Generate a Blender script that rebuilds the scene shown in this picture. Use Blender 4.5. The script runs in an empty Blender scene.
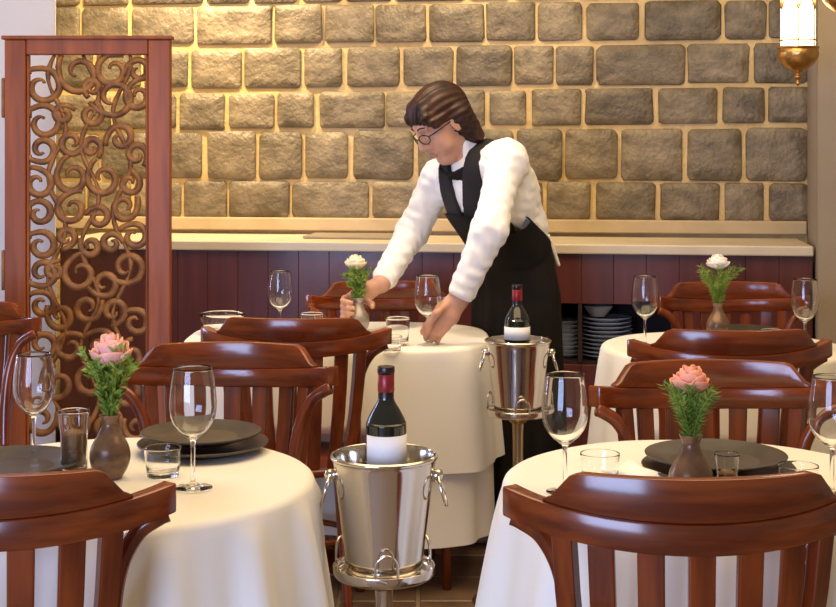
import bpy, bmesh, math, random
import numpy as np
from mathutils import Vector, Matrix
random.seed(7)
rng = np.random.default_rng(7)
PI = math.pi
C = bpy.context.scene.collection
S = bpy.context.scene

# ------------------------------------------------------------------ camera
F, CX, HY, EYE = 1400.0, 418.0, 150.0, 1.36     # focal length (px), centre column, horizon row, eye height
cam_d = bpy.data.cameras.new('camera'); cam = bpy.data.objects.new('camera', cam_d); C.objects.link(cam)
cam.location = (0, 0, EYE); cam.rotation_euler = (PI/2, 0, 0)
cam_d.sensor_width = 36; cam_d.lens = F*36/836; cam_d.shift_y = -(303.5-HY)/836
cam_d.clip_start = 0.05
S.camera = cam

# ------------------------------------------------------------------ world, lights, exposure
w = bpy.data.worlds.new('world'); S.world = w; w.use_nodes = True
w.node_tree.nodes['Background'].inputs[0].default_value = (1.0, 0.76, 0.52, 1)
w.node_tree.nodes['Background'].inputs[1].default_value = 0.25
S.view_settings.view_transform = 'Standard'; S.view_settings.look = 'None'
S.view_settings.gamma = 1; S.view_settings.use_curve_mapping = False
S.view_settings.exposure = 0.35

def area(name, loc, target, sx, sy, power, col):
    l = bpy.data.lights.new(name, 'AREA'); l.shape = 'RECTANGLE'; l.size = sx; l.size_y = sy
    l.energy = power; l.color = col
    o = bpy.data.objects.new(name, l); C.objects.link(o); o.location = loc
    o.rotation_euler = (Vector(target)-Vector(loc)).to_track_quat('-Z', 'Y').to_euler(); return o
def spot(name, loc, target, power, col, ang, blend=0.8, r=0.05):
    l = bpy.data.lights.new(name, 'SPOT'); l.energy = power; l.color = col; l.spot_size = math.radians(ang)
    l.spot_blend = blend; l.shadow_soft_size = r
    o = bpy.data.objects.new(name, l); C.objects.link(o); o.location = loc
    o.rotation_euler = (Vector(target)-Vector(loc)).to_track_quat('-Z', 'Y').to_euler(); return o
WARM = (1.0, 0.76, 0.45)
area('ceiling_light', (0.2, 3.2, 3.0), (0.2, 3.4, 0), 3.2, 2.6, 78, (1.0, 0.74, 0.42))
area('window_light', (-2.0, -1.6, 1.25), (0.0, 3.0, 0.6), 2.4, 1.8, 165, (0.47, 0.60, 1.0))
area('side_window_light', (-3.3, 5.02, 1.6), (-1.5, 5.36, 1.2), 0.2, 1.8, 34, (0.50, 0.60, 1.0))
spot('wall_downlight', (-1.0, 5.75, 2.75), (-1.05, 6.35, 1.5), 190, WARM, 95, 0.9, 0.06)
spot('wall_downlight', (0.1, 5.55, 2.75), (0.05, 6.2, 1.4), 66, WARM, 95, 0.9, 0.06)
spot('wall_downlight', (1.1, 5.4, 2.75), (1.1, 6.05, 1.3), 9, WARM, 95, 0.9, 0.06)
spot('table_downlight', (-0.3, 4.4, 2.9), (-0.05, 4.6, 0.9), 75, (1, .82, .58), 60, 0.9, 0.08)

# ------------------------------------------------------------------ materials
def new_mat(name):
    m = bpy.data.materials.new(name); m.use_nodes = True
    return m, m.node_tree.nodes, m.node_tree.links, m.node_tree.nodes['Principled BSDF']
def mat(name, col, rough=0.5, metal=0.0, col2=None, scale=(8, 8, 8), detail=4, coat=0.0, bump=0.0, bump_scale=60,
        spec=0.5, sheen=0.0, rand=0.0, trans=0.0, sss=0.0, coords='Object'):
    m, n, l, b = new_mat(name)
    b.inputs['Base Color'].default_value = (*col, 1); b.inputs['Roughness'].default_value = rough
    b.inputs['Metallic'].default_value = metal; b.inputs['Coat Weight'].default_value = coat
    b.inputs['Coat Roughness'].default_value = 0.12
    b.inputs['Specular IOR Level'].default_value = spec
    b.inputs['Transmission Weight'].default_value = trans
    if sheen: b.inputs['Sheen Weight'].default_value = sheen
    if sss:
        b.inputs['Subsurface Weight'].default_value = sss; b.inputs['Subsurface Radius'].default_value = (.02, .008, .004)
        b.inputs['Subsurface Scale'].default_value = 0.3
    tc = n.new('ShaderNodeTexCoord')
    if col2 is not None:
        mp = n.new('ShaderNodeMapping'); mp.inputs['Scale'].default_value = scale
        nz = n.new('ShaderNodeTexNoise'); nz.inputs['Scale'].default_value = 1.0; nz.inputs['Detail'].default_value = detail
        cr = n.new('ShaderNodeValToRGB'); cr.color_ramp.elements[0].position = .35; cr.color_ramp.elements[1].position = .68
        cr.color_ramp.elements[0].color = (*col, 1); cr.color_ramp.elements[1].color = (*col2, 1)
        l.new(tc.outputs[coords], mp.inputs[0]); l.new(mp.outputs[0], nz.inputs['Vector'])
        l.new(nz.outputs['Fac'], cr.inputs[0])
        out = cr.outputs[0]
        if rand:
            oi = n.new('ShaderNodeObjectInfo'); hs = n.new('ShaderNodeHueSaturation')
            mr = n.new('ShaderNodeMapRange'); mr.inputs[3].default_value = 1-rand; mr.inputs[4].default_value = 1+rand
            l.new(oi.outputs['Random'], mr.inputs[0]); l.new(mr.outputs[0], hs.inputs['Value']); l.new(out, hs.inputs['Color'])
            out = hs.outputs[0]
        l.new(out, b.inputs['Base Color'])
    if bump:
        nb = n.new('ShaderNodeTexNoise'); nb.inputs['Scale'].default_value = bump_scale; nb.inputs['Detail'].default_value = 5
        bp = n.new('ShaderNodeBump'); bp.inputs['Strength'].default_value = bump; bp.inputs['Distance'].default_value = 0.01
        l.new(tc.outputs['Object'], nb.inputs['Vector']); l.new(nb.outputs['Fac'], bp.inputs['Height']); l.new(bp.outputs[0], b.inputs['Normal'])
    return m

M = {}
M['wood'] = mat('mahogany', (0.095, 0.014, 0.0022), 0.22, col2=(0.245, 0.046, 0.006), scale=(30, 30, 3.0), coat=0.3)
M['wood_h'] = mat('mahogany_rail', (0.095, 0.014, 0.0022), 0.21, col2=(0.235, 0.044, 0.006), scale=(4, 14, 40), coat=0.35)
M['panel'] = mat('dark_panel_wood', (0.085, 0.018, 0.014), 0.36, col2=(0.115, 0.026, 0.020), scale=(24, 24, 2), rand=.12, coat=.15)
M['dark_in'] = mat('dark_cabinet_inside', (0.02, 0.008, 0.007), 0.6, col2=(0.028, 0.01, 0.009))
M['screen'] = mat('screen_wood', (0.20, 0.042, 0.005), 0.55, col2=(0.34, 0.085, 0.010), scale=(26, 26, 2.5), coat=.05)
M['fret'] = mat('fret_wood', (0.13, 0.044, 0.008), 0.5, col2=(0.34, 0.145, 0.030), scale=(20, 20, 20), coat=.0)
M['stone'] = mat('basalt_block', (0.115, 0.088, 0.052), 0.45, col2=(0.26, 0.205, 0.128), scale=(9, 9, 14), detail=8, bump=.9, bump_scale=45, rand=.22)
M['mortar'] = mat('yellow_mortar', (0.54, 0.365, 0.135), 0.42, col2=(0.70, 0.50, 0.21), scale=(7, 7, 7), bump=.6, bump_scale=30)
M['plaster'] = mat('beige_plaster', (0.32, 0.25, 0.175), 0.7, col2=(0.36, 0.285, 0.20), scale=(3, 3, 3), bump=.15)
M['white_plaster'] = mat('white_plaster', (0.66, 0.63, 0.62), 0.7, col2=(0.70, 0.67, 0.66), scale=(3, 3, 3), bump=.1)
M['ledge'] = mat('cream_stone_top', (0.62, 0.53, 0.38), 0.35, col2=(0.70, 0.60, 0.44), scale=(5, 5, 5))
M['tan_trim'] = mat('tan_stone_skirting', (0.44, 0.335, 0.19), 0.5, col2=(0.52, 0.40, 0.24), scale=(6, 6, 6))
M['tile'] = mat('brown_floor_tile', (0.12, 0.072, 0.045), 0.4, col2=(0.23, 0.145, 0.095), scale=(6, 6, 6), rand=.2)
M['grout'] = mat('beige_grout', (0.24, 0.18, 0.125), 0.8, col2=(0.30, 0.225, 0.16))
M['cloth'] = mat('cream_linen', (0.79, 0.76, 0.69), 0.85, col2=(0.83, 0.80, 0.73), scale=(3, 3, 3), sheen=.2, bump=.04, bump_scale=300)
M['napkin'] = mat('white_napkin', (0.85, 0.84, 0.82), 0.85, col2=(0.9, 0.89, 0.87), bump=.05, bump_scale=200)
M['plate'] = mat('charcoal_stoneware', (0.035, 0.028, 0.024), 0.38, col2=(0.055, 0.042, 0.034), scale=(30, 30, 30))
M['blue_plate'] = mat('pale_blue_plate', (0.50, 0.57, 0.74), 0.3, col2=(0.58, 0.65, 0.80), rand=.15)
M['white_china'] = mat('white_china', (0.8, 0.79, 0.76), 0.2, col2=(0.84, 0.83, 0.8))
M['pewter'] = mat('bronze_glaze', (0.08, 0.05, 0.036), 0.3, metal=.35, col2=(0.26, 0.15, 0.085), scale=(18, 18, 30), bump=.1)
M['pewter_grey'] = mat('grey_glaze', (0.28, 0.25, 0.22), 0.3, metal=.4, col2=(0.40, 0.36, 0.32), scale=(18, 18, 30))
M['steel'] = mat('polished_steel', (0.66, 0.61, 0.54), 0.13, metal=1, col2=(0.72, 0.67, 0.60), scale=(4, 4, 4))
M['brass_pole'] = mat('dull_brass', (0.40, 0.29, 0.15), 0.3, metal=.9, col2=(0.48, 0.35, 0.19))
M['bottle'] = mat('dark_bottle_glass', (0.006, 0.009, 0.007), 0.08, col2=(0.009, 0.012, 0.009), coat=.4)
M['label'] = mat('white_label', (0.80, 0.79, 0.80), 0.6, col2=(0.84, 0.83, 0.84))
M['foil_red'] = mat('red_foil', (0.20, 0.008, 0.01), 0.35, metal=.2, col2=(0.26, 0.014, 0.016))
M['foil_dark'] = mat('dark_foil', (0.02, 0.01, 0.012), 0.3, metal=.3, col2=(0.03, 0.012, 0.016))
M['pepper'] = mat('brown_pepper', (0.10, 0.045, 0.018), 0.7, col2=(0.19, 0.10, 0.04), scale=(90, 90, 90))
M['ice'] = mat('ice', (0.75, 0.78, 0.8), 0.15, col2=(0.8, 0.83, 0.85), trans=.7)
M['brass'] = mat('antique_brass', (0.55, 0.30, 0.09), 0.32, metal=1, col2=(0.68, 0.40, 0.14), scale=(40, 40, 40), bump=.3)
M['skin'] = mat('skin', (0.52, 0.27, 0.175), 0.5, col2=(0.57, 0.30, 0.20), scale=(12, 12, 12), sss=.15)
M['lip'] = mat('lip', (0.42, 0.14, 0.11), 0.45, col2=(0.46, 0.16, 0.12))
M['hair'] = mat('brown_hair', (0.010, 0.004, 0.0025), 0.5, col2=(0.050, 0.014, 0.005), scale=(22, 22, 5), bump=.15, bump_scale=90, spec=.3)
M['shirt'] = mat('white_shirt', (0.82, 0.80, 0.78), 0.8, col2=(0.86, 0.84, 0.82), scale=(4, 4, 4), sheen=.2)
M['black'] = mat('black_cloth', (0.007, 0.005, 0.004), 0.85, col2=(0.011, 0.008, 0.006), spec=.25)
M['vest'] = mat('charcoal_waistcoat', (0.013, 0.011, 0.012), 0.8, col2=(0.022, 0.019, 0.02), spec=.3)
M['black_gloss'] = mat('black_frame', (0.01, 0.008, 0.008), 0.25, col2=(0.014, 0.01, 0.01))
M['eye'] = mat('eye_white', (0.6, 0.56, 0.52), 0.2, col2=(0.62, 0.58, 0.54))
M['stem'] = mat('green_stem', (0.09, 0.16, 0.03), 0.5, col2=(0.13, 0.22, 0.05))
M['leaf'] = mat('green_leaf', (0.11, 0.20, 0.018), 0.5, col2=(0.27, 0.38, 0.055), scale=(30, 30, 30))
M['pink'] = mat('pink_petal', (0.80, 0.36, 0.30), 0.55, col2=(0.86, 0.50, 0.42), scale=(25, 25, 25), sss=.1)
M['peach'] = mat('peach_petal', (0.78, 0.30, 0.19), 0.55, col2=(0.85, 0.42, 0.29), scale=(25, 25, 25), sss=.1)
M['cream'] = mat('cream_petal', (0.86, 0.66, 0.45), 0.55, col2=(0.9, 0.76, 0.58), scale=(25, 25, 25), sss=.1)
M['white_petal'] = mat('white_petal', (0.88, 0.80, 0.72), 0.55, col2=(0.92, 0.86, 0.80), scale=(25, 25, 25), sss=.1)
M['tray'] = mat('grey_tray', (0.26, 0.21, 0.15), 0.4, col2=(0.32, 0.26, 0.19))
def glass_mat():
    m, n, l, b = new_mat('clear_glass')
    b.inputs['Base Color'].default_value = (1, 1, 1, 1); b.inputs['Roughness'].default_value = 0.0
    b.inputs['Transmission Weight'].default_value = 1.0; b.inputs['IOR'].default_value = 1.36
    tc = n.new('ShaderNodeTexCoord'); nz = n.new('ShaderNodeTexNoise'); nz.inputs['Scale'].default_value = 14
    mr = n.new('ShaderNodeMapRange'); mr.inputs[3].default_value = 0.0; mr.inputs[4].default_value = 0.04
    l.new(tc.outputs['Object'], nz.inputs['Vector']); l.new(nz.outputs['Fac'], mr.inputs[0]); l.new(mr.outputs[0], b.inputs['Roughness'])
    return m
M['glass'] = glass_mat()
def lamp_mat():
    m, n, l, b = new_mat('lit_lantern_glass')
    b.inputs['Base Color'].default_value = (1, .9, .75, 1); b.inputs['Emission Color'].default_value = (1, .86, .62, 1)
    tc = n.new('ShaderNodeTexCoord'); nz = n.new('ShaderNodeTexNoise'); nz.inputs['Scale'].default_value = 9
    mr = n.new('ShaderNodeMapRange'); mr.inputs[3].default_value = 5.0; mr.inputs[4].default_value = 8.0
    l.new(tc.outputs['Object'], nz.inputs['Vector']); l.new(nz.outputs['Fac'], mr.inputs[0]); l.new(mr.outputs[0], b.inputs['Emission Strength'])
    return m
M['lamp'] = lamp_mat()

# ------------------------------------------------------------------ helpers
def link(name, me, m, parent=None, smooth=True, kind=None):
    o = bpy.data.objects.new(name, me); C.objects.link(o)
    if m is not None and not me.materials: me.materials.append(M[m])
    if smooth: me.shade_smooth()
    if parent is not None: o.parent = parent
    if kind: o['kind'] = kind
    return o
def pyd(name, v, f):
    me = bpy.data.meshes.new(name); me.from_pydata([tuple(map(float, p)) for p in v], [], f); me.update(); return me
def tag(o, label, cat, group=None):
    o['label'] = label; o['category'] = cat
    if group: o['group'] = group
    return o
def thing(name, label, cat, loc=(0, 0, 0), rz=0, group=None):
    o = bpy.data.objects.new(name, None); C.objects.link(o); o.location = loc; o.rotation_euler = (0, 0, rz)
    o.empty_display_size = .05
    return tag(o, label, cat, group)
def copy_tree(o, parent=None):
    c = o.copy(); C.objects.link(c); c.parent = parent
    for ch in list(o.children): copy_tree(ch, c)
    return c
def put(o, loc, rz, label, group=None, scale=None):
    o.location = loc; o.rotation_euler = (0, 0, rz); o['label'] = label
    if group: o['group'] = group
    if scale: o.scale = (scale,)*3
    return o
def lathe_mesh(name, prof, n=32, cap=False):
    v, f = [], []
    for (r, z) in prof:
        for i in range(n):
            a = 2*PI*i/n; v.append((r*math.cos(a), r*math.sin(a), z))
    for j in range(len(prof)-1):
        for i in range(n):
            k = (i+1) % n; f.append((j*n+i, j*n+k, (j+1)*n+k, (j+1)*n+i))
    if cap:
        if prof[0][0] > 1e-5: f.append(tuple(range(n-1, -1, -1)))
        if prof[-1][0] > 1e-5: f.append(tuple((len(prof)-1)*n+i for i in range(n)))
    me = pyd(name, v, f)
    bm = bmesh.new(); bm.from_mesh(me); bmesh.ops.remove_doubles(bm, verts=bm.verts, dist=1e-6)
    bmesh.ops.recalc_face_normals(bm, faces=bm.faces); bm.to_mesh(me); bm.free()
    return me
def smooth_prof(pts, n=6):
    out = []
    P = [pts[0]]+list(pts)+[pts[-1]]
    for i in range(1, len(P)-2):
        p0, p1, p2, p3 = [np.array(P[i+k], float) for k in (-1, 0, 1, 2)]
        for t in np.linspace(0, 1, n, endpoint=False):
            out.append(tuple(.5*((2*p1)+(-p0+p2)*t+(2*p0-5*p1+4*p2-p3)*t*t+(-p0+3*p1-3*p2+p3)*t**3)))
    out.append(tuple(pts[-1])); return out
def tube_mesh(name, pts, rad, n=8, sx=1.0, up=None, caps=True):
    pts = [Vector(p) for p in pts]; m = len(pts)
    if not hasattr(rad, '__len__'): rad = [rad]*m
    v, f = [], []; prev = Vector(up) if up else None
    for i, p in enumerate(pts):
        t = (pts[min(i+1, m-1)]-pts[max(i-1, 0)]).normalized()
        if prev is None: prev = Vector((0, 0, 1)) if abs(t.z) < .9 else Vector((1, 0, 0))
        a = (prev - t*prev.dot(t)).normalized(); b = t.cross(a); prev = a
        for k in range(n):
            th = 2*PI*k/n; v.append(p + a*(math.cos(th)*rad[i]*sx) + b*(math.sin(th)*rad[i]))
    for i in range(m-1):
        for k in range(n):
            q = (k+1) % n; f.append((i*n+k, i*n+q, (i+1)*n+q, (i+1)*n+k))
    if caps: f.append(tuple(range(n-1, -1, -1))); f.append(tuple((m-1)*n+k for k in range(n)))
    me = pyd(name, v, f)
    bm = bmesh.new(); bm.from_mesh(me); bmesh.ops.recalc_face_normals(bm, faces=bm.faces); bm.to_mesh(me); bm.free()
    return me
def box_mesh(name, lo, hi, bev=0.0, seg=2):
    bm = bmesh.new(); bmesh.ops.create_cube(bm, size=1)
    for v in bm.verts:
        v.co = Vector([lo[k] + (v.co[k]+.5)*(hi[k]-lo[k]) for k in range(3)])
    if bev: bmesh.ops.bevel(bm, geom=list(bm.edges), offset=bev, segments=seg, affect='EDGES', profile=.5)
    me = bpy.data.meshes.new(name); bm.to_mesh(me); bm.free(); return me
def bevel_mod(o, wd=.003, seg=2):
    b = o.modifiers.new('bevel', 'BEVEL'); b.width = wd; b.segments = seg; b.limit_method = 'ANGLE'; b.angle_limit = math.radians(50)
    o.data.shade_flat() ; return o
def catmull(pts, n=8):
    return [Vector(p) for p in smooth_prof([tuple(p) for p in pts], n)]

# wall frame: right end nearer the camera
YAW = math.radians(8.0); O = Vector((0, 6.2, 0))
EU = Vector((math.cos(YAW), -math.sin(YAW), 0)); NV = Vector((-math.sin(YAW), -math.cos(YAW), 0))
def W(u, v, z): return O + EU*u + NV*v + Vector((0, 0, z))
def wall_uz(px, py, v=0.0):
    D = Vector(((px-CX)/F, 1, -(py-HY)/F)); c = Vector((0, 0, EYE))
    t = ((O-c).dot(NV) + v)/D.dot(NV); p = c + D*t
    return (p-O).dot(EU), p.z
def wbox(name, u0, u1, v0, v1, z0, z1, m, parent=None, bev=0.0, kind=None):
    me = box_mesh(name, (u0, v0, z0), (u1, v1, z1), bev)
    for v in me.vertices: v.co = W(*v.co)
    me.flip_normals()
    return link(name, me, m, parent, smooth=False, kind=kind)
def at(px, Y, z=0.0): return ((px-CX)*Y/F, Y, z)

# ------------------------------------------------------------------ room shell
fl = link('floor', box_mesh('floor', (-4, -1.5, -.1), (4, 7.5, -.006)), 'grout', smooth=False, kind='structure')
tm = box_mesh('floor_tile', (-.114, -.114, -.008), (.114, .114, 0), .003, 1); tm.materials.append(M['tile'])
for i in range(14):
    for j in range(13):
        t = link('floor_tile', tm, None, fl, smooth=False); t.location = (-1.56+i*.24, 2.66+j*.24, random.uniform(-.0012, 0))
wb = wbox('wall_back', -2.6, 2.4, -.25, 0, 0, 3.0, 'mortar', kind='structure')
u_r = wall_uz(806, 100)[0]
tr = wbox('trim_1', wall_uz(57, 220)[0], u_r, 0.0, .035, 1.0, 1.058, 'tan_trim', bev=.006, kind='structure')

rows = [  # (top row left, top right, bottom left, bottom right, x spans)
 ((8, 2), (43, 38), [(57, 79), (84, 127), (134, 193), (199, 271), (276, 321), (327, 373), (378, 425), (431, 483), (488, 534), (539, 581), (588, 638), (646, 719), (726, 765), (770, 806)]),
 ((51, 45), (87, 82), [(48, 92), (98, 140), (146, 187), (193, 240), (246, 300), (306, 341), (349, 399), (405, 452), (458, 511), (516, 552), (557, 592), (598, 684), (689, 747), (755, 806)]),
 ((95, 89), (128, 122), [(40, 110), (116, 175), (181, 224), (231, 273), (279, 313), (321, 384), (388, 424), (430, 484), (491, 525), (533, 580), (586, 652), (660, 716), (724, 763), (770, 807)]),
 ((134, 129), (177, 179), [(52, 98), (104, 150), (156, 201), (209, 255), (261, 301), (307, 347), (355, 412), (420, 464), (470, 512), (518, 561), (566, 616), (623, 681), (689, 740), (747, 806)]),
 ((183, 184), (216, 219), [(44, 84), (90, 130), (136, 180), (186, 226), (231, 288), (294, 368), (374, 428), (434, 480), (486, 542), (548, 589), (597, 654), (661, 718), (726, 762), (770, 807)]),
]
def block(u0, u1, z0, z1):
    c = np.array([(u0+u1)/2, (z0+z1)/2]); hw, hh = (u1-u0)/2, (z1-z0)/2
    hw += .006; hh += .006; rc = min(hw, hh)*random.uniform(.14, .3); n = 4; out = []
    for q, (sx, sz) in enumerate([(1, 1), (-1, 1), (-1, -1), (1, -1)]):
        for k in range(n):
            a = q*PI/2 + k*PI/2/(n-1)
            out.append((sx*(hw-rc)+rc*math.cos(a), sz*(hh-rc)+rc*math.sin(a)))
    out = np.array(out)*(1+rng.normal(0, .014, (len(out), 1))); m = len(out)
    d = random.uniform(.010, .02); v = []
    for s, h, j in ((1, -.01, 0), (1, d*.55, .001), (.95, d, .0015), (.55, d*1.05, .0015)):
        for p in out:
            v.append(W(c[0]+p[0]*s, h+random.uniform(-j, j), c[1]+p[1]*s))
    v.append(W(c[0], d*1.06, c[1])); f = []
    for r in range(3):
        for i in range(m):
            k = (i+1) % m; f.append((r*m+i, r*m+k, (r+1)*m+k, (r+1)*m+i))
    for i in range(m): f.append((3*m+i, 3*m+(i+1) % m, 4*m))
    me = pyd('stone_block', v, f)
    bm = bmesh.new(); bm.from_mesh(me); bmesh.ops.recalc_face_normals(bm, faces=bm.faces)
    bm.to_mesh(me); bm.free()
    link('stone_block', me, 'stone', wb)
for (tl, tr_), (bl, br_), xs in rows:
    for x0, x1 in xs:
        xm = (x0+x1)/2; s = (xm-172)/(760-172)
        yt = tl+(tr_-tl)*s+random.uniform(-1, 1); yb = bl+(br_-bl)*s+random.uniform(-1, 1)
        u0, _ = wall_uz(x0, 100); u1, _ = wall_uz(x1, 100)
        _, z1 = wall_uz(xm, yt); _, z0 = wall_uz(xm, yb)
        block(u0, u1, z0, z1)
zt = wall_uz(440, 2)[1]
for r in range(3):                                  # courses above the picture
    u = -1.75; z0 = zt+.012+r*.19
    while u < u_r-.12:
        wd = min(random.uniform(.17, .32), u_r-u); block(u, u+wd, z0, z0+.158); u += wd+.03
# pillars
def prism(name, poly, z1, m):
    n = len(poly); v = [(x, y, 0) for x, y in poly]+[(x, y, z1) for x, y in poly]
    f = [tuple(range(n-1, -1, -1)), tuple(range(n, 2*n))]+[(i, (i+1) % n, n+(i+1) % n, n+i) for i in range(n)]
    return link(name, pyd(name, v, f), m, smooth=False, kind='structure')
prism('wall_right', [(at(818, 5.35)[0], 5.35), (2.8, 5.35), (2.8, 6.6), (at(806, 6.02)[0], 6.6), (at(807, 5.98)[0], 5.98)], 3.0, 'plaster')
prism('wall_left', [(-2.9, 5.35), (at(55, 5.35)[0], 5.35), (at(56, 6.42)[0], 6.42), (at(56, 6.42)[0], 6.9), (-2.9, 6.9)], 3.0, 'white_plaster')

# ------------------------------------------------------------------ serving counter with wood panelling
VF = .50
UL, UR = wall_uz(60, 240, VF)[0], wall_uz(818, 240, VF)[0]-.02
ctr = thing('serving_counter', 'long built-in serving counter with cream top and dark red panelled front', 'counter', W(0, .25, 0))
inv = Matrix.Translation(-W(0, .25, 0))
def cpart(o): o.data.transform(inv); o.parent = ctr; return o
cpart(wbox('countertop', UL, UR, .04, VF+.03, .945, .985, 'ledge', bev=.006))
co0, _ = wall_uz(541, 330, VF); co1, _ = wall_uz(668, 330, VF)
nb = 24; bw = (UR-UL)/nb
i0 = int(round((co0-UL)/bw)); i1 = int(round((co1-UL)/bw)); co0 = UL+i0*bw; co1 = UL+i1*bw
for i in range(nb):
    a, b = UL+i*bw+.0006, UL+(i+1)*bw-.0006
    if i0 <= i < i1:
        cpart(wbox('panel_board', a, b, VF-.02, VF, .745, .944, 'panel', bev=.0012))
        cpart(wbox('panel_board', a, b, VF-.02, VF, .06, .50, 'panel', bev=.0012))
    else:
        cpart(wbox('panel_board', a, b, VF-.02, VF, .06, .944, 'panel', bev=.0012))
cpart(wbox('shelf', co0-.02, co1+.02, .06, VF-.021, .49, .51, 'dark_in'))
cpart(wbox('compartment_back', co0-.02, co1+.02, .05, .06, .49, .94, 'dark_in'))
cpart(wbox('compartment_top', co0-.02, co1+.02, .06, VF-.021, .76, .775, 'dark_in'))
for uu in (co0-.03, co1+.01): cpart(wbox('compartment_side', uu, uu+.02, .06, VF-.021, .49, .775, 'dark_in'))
ud = wall_uz(580, 340, VF)[0]
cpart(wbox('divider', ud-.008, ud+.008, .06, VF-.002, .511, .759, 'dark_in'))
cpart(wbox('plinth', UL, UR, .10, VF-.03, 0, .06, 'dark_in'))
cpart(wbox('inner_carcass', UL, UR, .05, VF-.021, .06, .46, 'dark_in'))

pm = lathe_mesh('dinner_plate', smooth_prof([(0, .004), (.05, .003), (.06, 0), (.066, .003), (.10, .013), (.106, .0165), (.103, .0175), (.066, .009), (.05, .008), (0, .009)], 3), 28)
pm.materials.append(M['blue_plate'])
plates = [(566, 9, .62), (606, 10, 1.0)]
for px, n, k in plates:
    ub = wall_uz(px, 345, VF-.16)[0]
    for i in range(n):
        o = link('dinner_plate', pm, None)
        o.location = W(ub, VF-.15, .5105+i*.0168); o.scale = (k, k, 1)
        nth = ['lowest', 'second', 'third', 'fourth', 'fifth', 'sixth', 'seventh', 'eighth', 'ninth', 'tenth'][i]
        tag(o, nth+' plate up in the %s pale blue stack on the counter shelf' % ('narrow' if k < 1 else 'wide'), 'plate',
            'stacked small plates in the counter' if k < 1 else 'stacked dinner plates in the counter')
ub = wall_uz(590, 345, VF-.16)[0]
o = link('bowl', lathe_mesh('bowl', smooth_prof([(0, .004), (.028, .003), (.03, 0), (.033, .004), (.055, .03), (.06, .042), (.057, .042), (.03, .012), (0, .009)], 3), 28), 'white_china')
o.location = W(wall_uz(598, 345, VF-.16)[0], VF-.15, .5105+10*.0168+.001); tag(o, 'small white bowl set on top of the wide blue plate stack', 'bowl')
u0 = wall_uz(345, 234, VF-.25)[0]
o = wbox('serving_tray', u0-.16, u0+.24, .12, .36, .986, .998, 'tray', bev=.004); tag(o, 'flat grey brown serving tray lying on the cream countertop', 'tray')

# ------------------------------------------------------------------ carved screen
YS = 4.9; k = YS/F
scr = thing('carved_screen', 'tall mahogany folding screen panel with open carved scrollwork', 'screen', at(88, YS))
def sx(px): return (px-88)*k
def sz(py): return EYE-(py-HY)*k
def spart(name, x0, x1, y0, y1, d0, d1, m='screen'):
    o = link(name, box_mesh(name, (sx(x0), d0, sz(y1)), (sx(x1), d1, sz(y0))), m, scr, smooth=False); return bevel_mod(o, .004)
zb = HY + (EYE-.005)/k
spart('stile', 6, 27, 40, zb, -.02, .02); spart('stile', 149, 171, 40, zb, -.02, .02)
spart('top_rail', 27.3, 148.7, 38, 55, -.019, .019); spart('bottom_rail', 27.3, 148.7, 452, 475, -.019, .019)
spart('lower_panel', 27.3, 148.7, 475.3, zb-20, -.01, .01)
spart('top_cap', 3, 173, 36, 40, -.026, .026)
for (y0, y1) in ((78, 118), (250, 290)): spart('hinge', 2.2, 5.8, y0, y1, -.014, .014, 'fret')
spart('inner_bead', 27.2, 30, 55, 452, -.012, .012); spart('inner_bead', 146, 148.8, 55, 452, -.012, .012)
def ribbon(pts, wid, d=.010):
    v, f = [], []; m = len(pts)
    for i, p in enumerate(pts):
        a, b = pts[max(i-1, 0)], pts[min(i+1, m-1)]; tx, tz = b[0]-a[0], b[1]-a[1]; L = math.hypot(tx, tz) or 1
        nx, nz = -tz/L, tx/L; h = wid[i]/2
        v += [(p[0]+nx*h, -d*.7, p[1]+nz*h), (p[0], -d, p[1]), (p[0]-nx*h, -d*.7, p[1]-nz*h), (p[0]-nx*h, d*.7, p[1]-nz*h), (p[0], d, p[1]), (p[0]+nx*h, d*.7, p[1]+nz*h)]
    for i in range(m-1):
        for q in range(6):
            r = (q+1) % 6; f.append((i*6+q, i*6+r, (i+1)*6+r, (i+1)*6+q))
    f.append(tuple(range(5, -1, -1))); f.append(tuple((m-1)*6+q for q in range(6)))
    me = pyd('scroll', v, f); bm = bmesh.new(); bm.from_mesh(me); bmesh.ops.recalc_face_normals(bm, faces=bm.faces); bm.to_mesh(me); bm.free()
    return me
def scroll(cx, cy, r, a0, hand):
    r *= 1.1
    pts, wd = [], []
    for i in range(30):
        t = i/29; a = math.radians(a0)+hand*t*2*PI*1.28
        rr = r*(1.0 if t < .35 else 1-.78*((t-.35)/.65)**1.1)
        if t < .12: rr = r*(1+.35*(1-t/.12)**1.5)
        x = min(max(cx+rr*math.cos(a), 29), 147); y = min(max(cy-rr*math.sin(a), 55), 451)
        pts.append((sx(x), sz(y))); wd.append(.009+.015*math.sin(PI*min(1, .12+t*.95))**.7)
    pts_end = pts[-1]
    link('scroll', ribbon(pts, wd), 'fret', scr)
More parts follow.
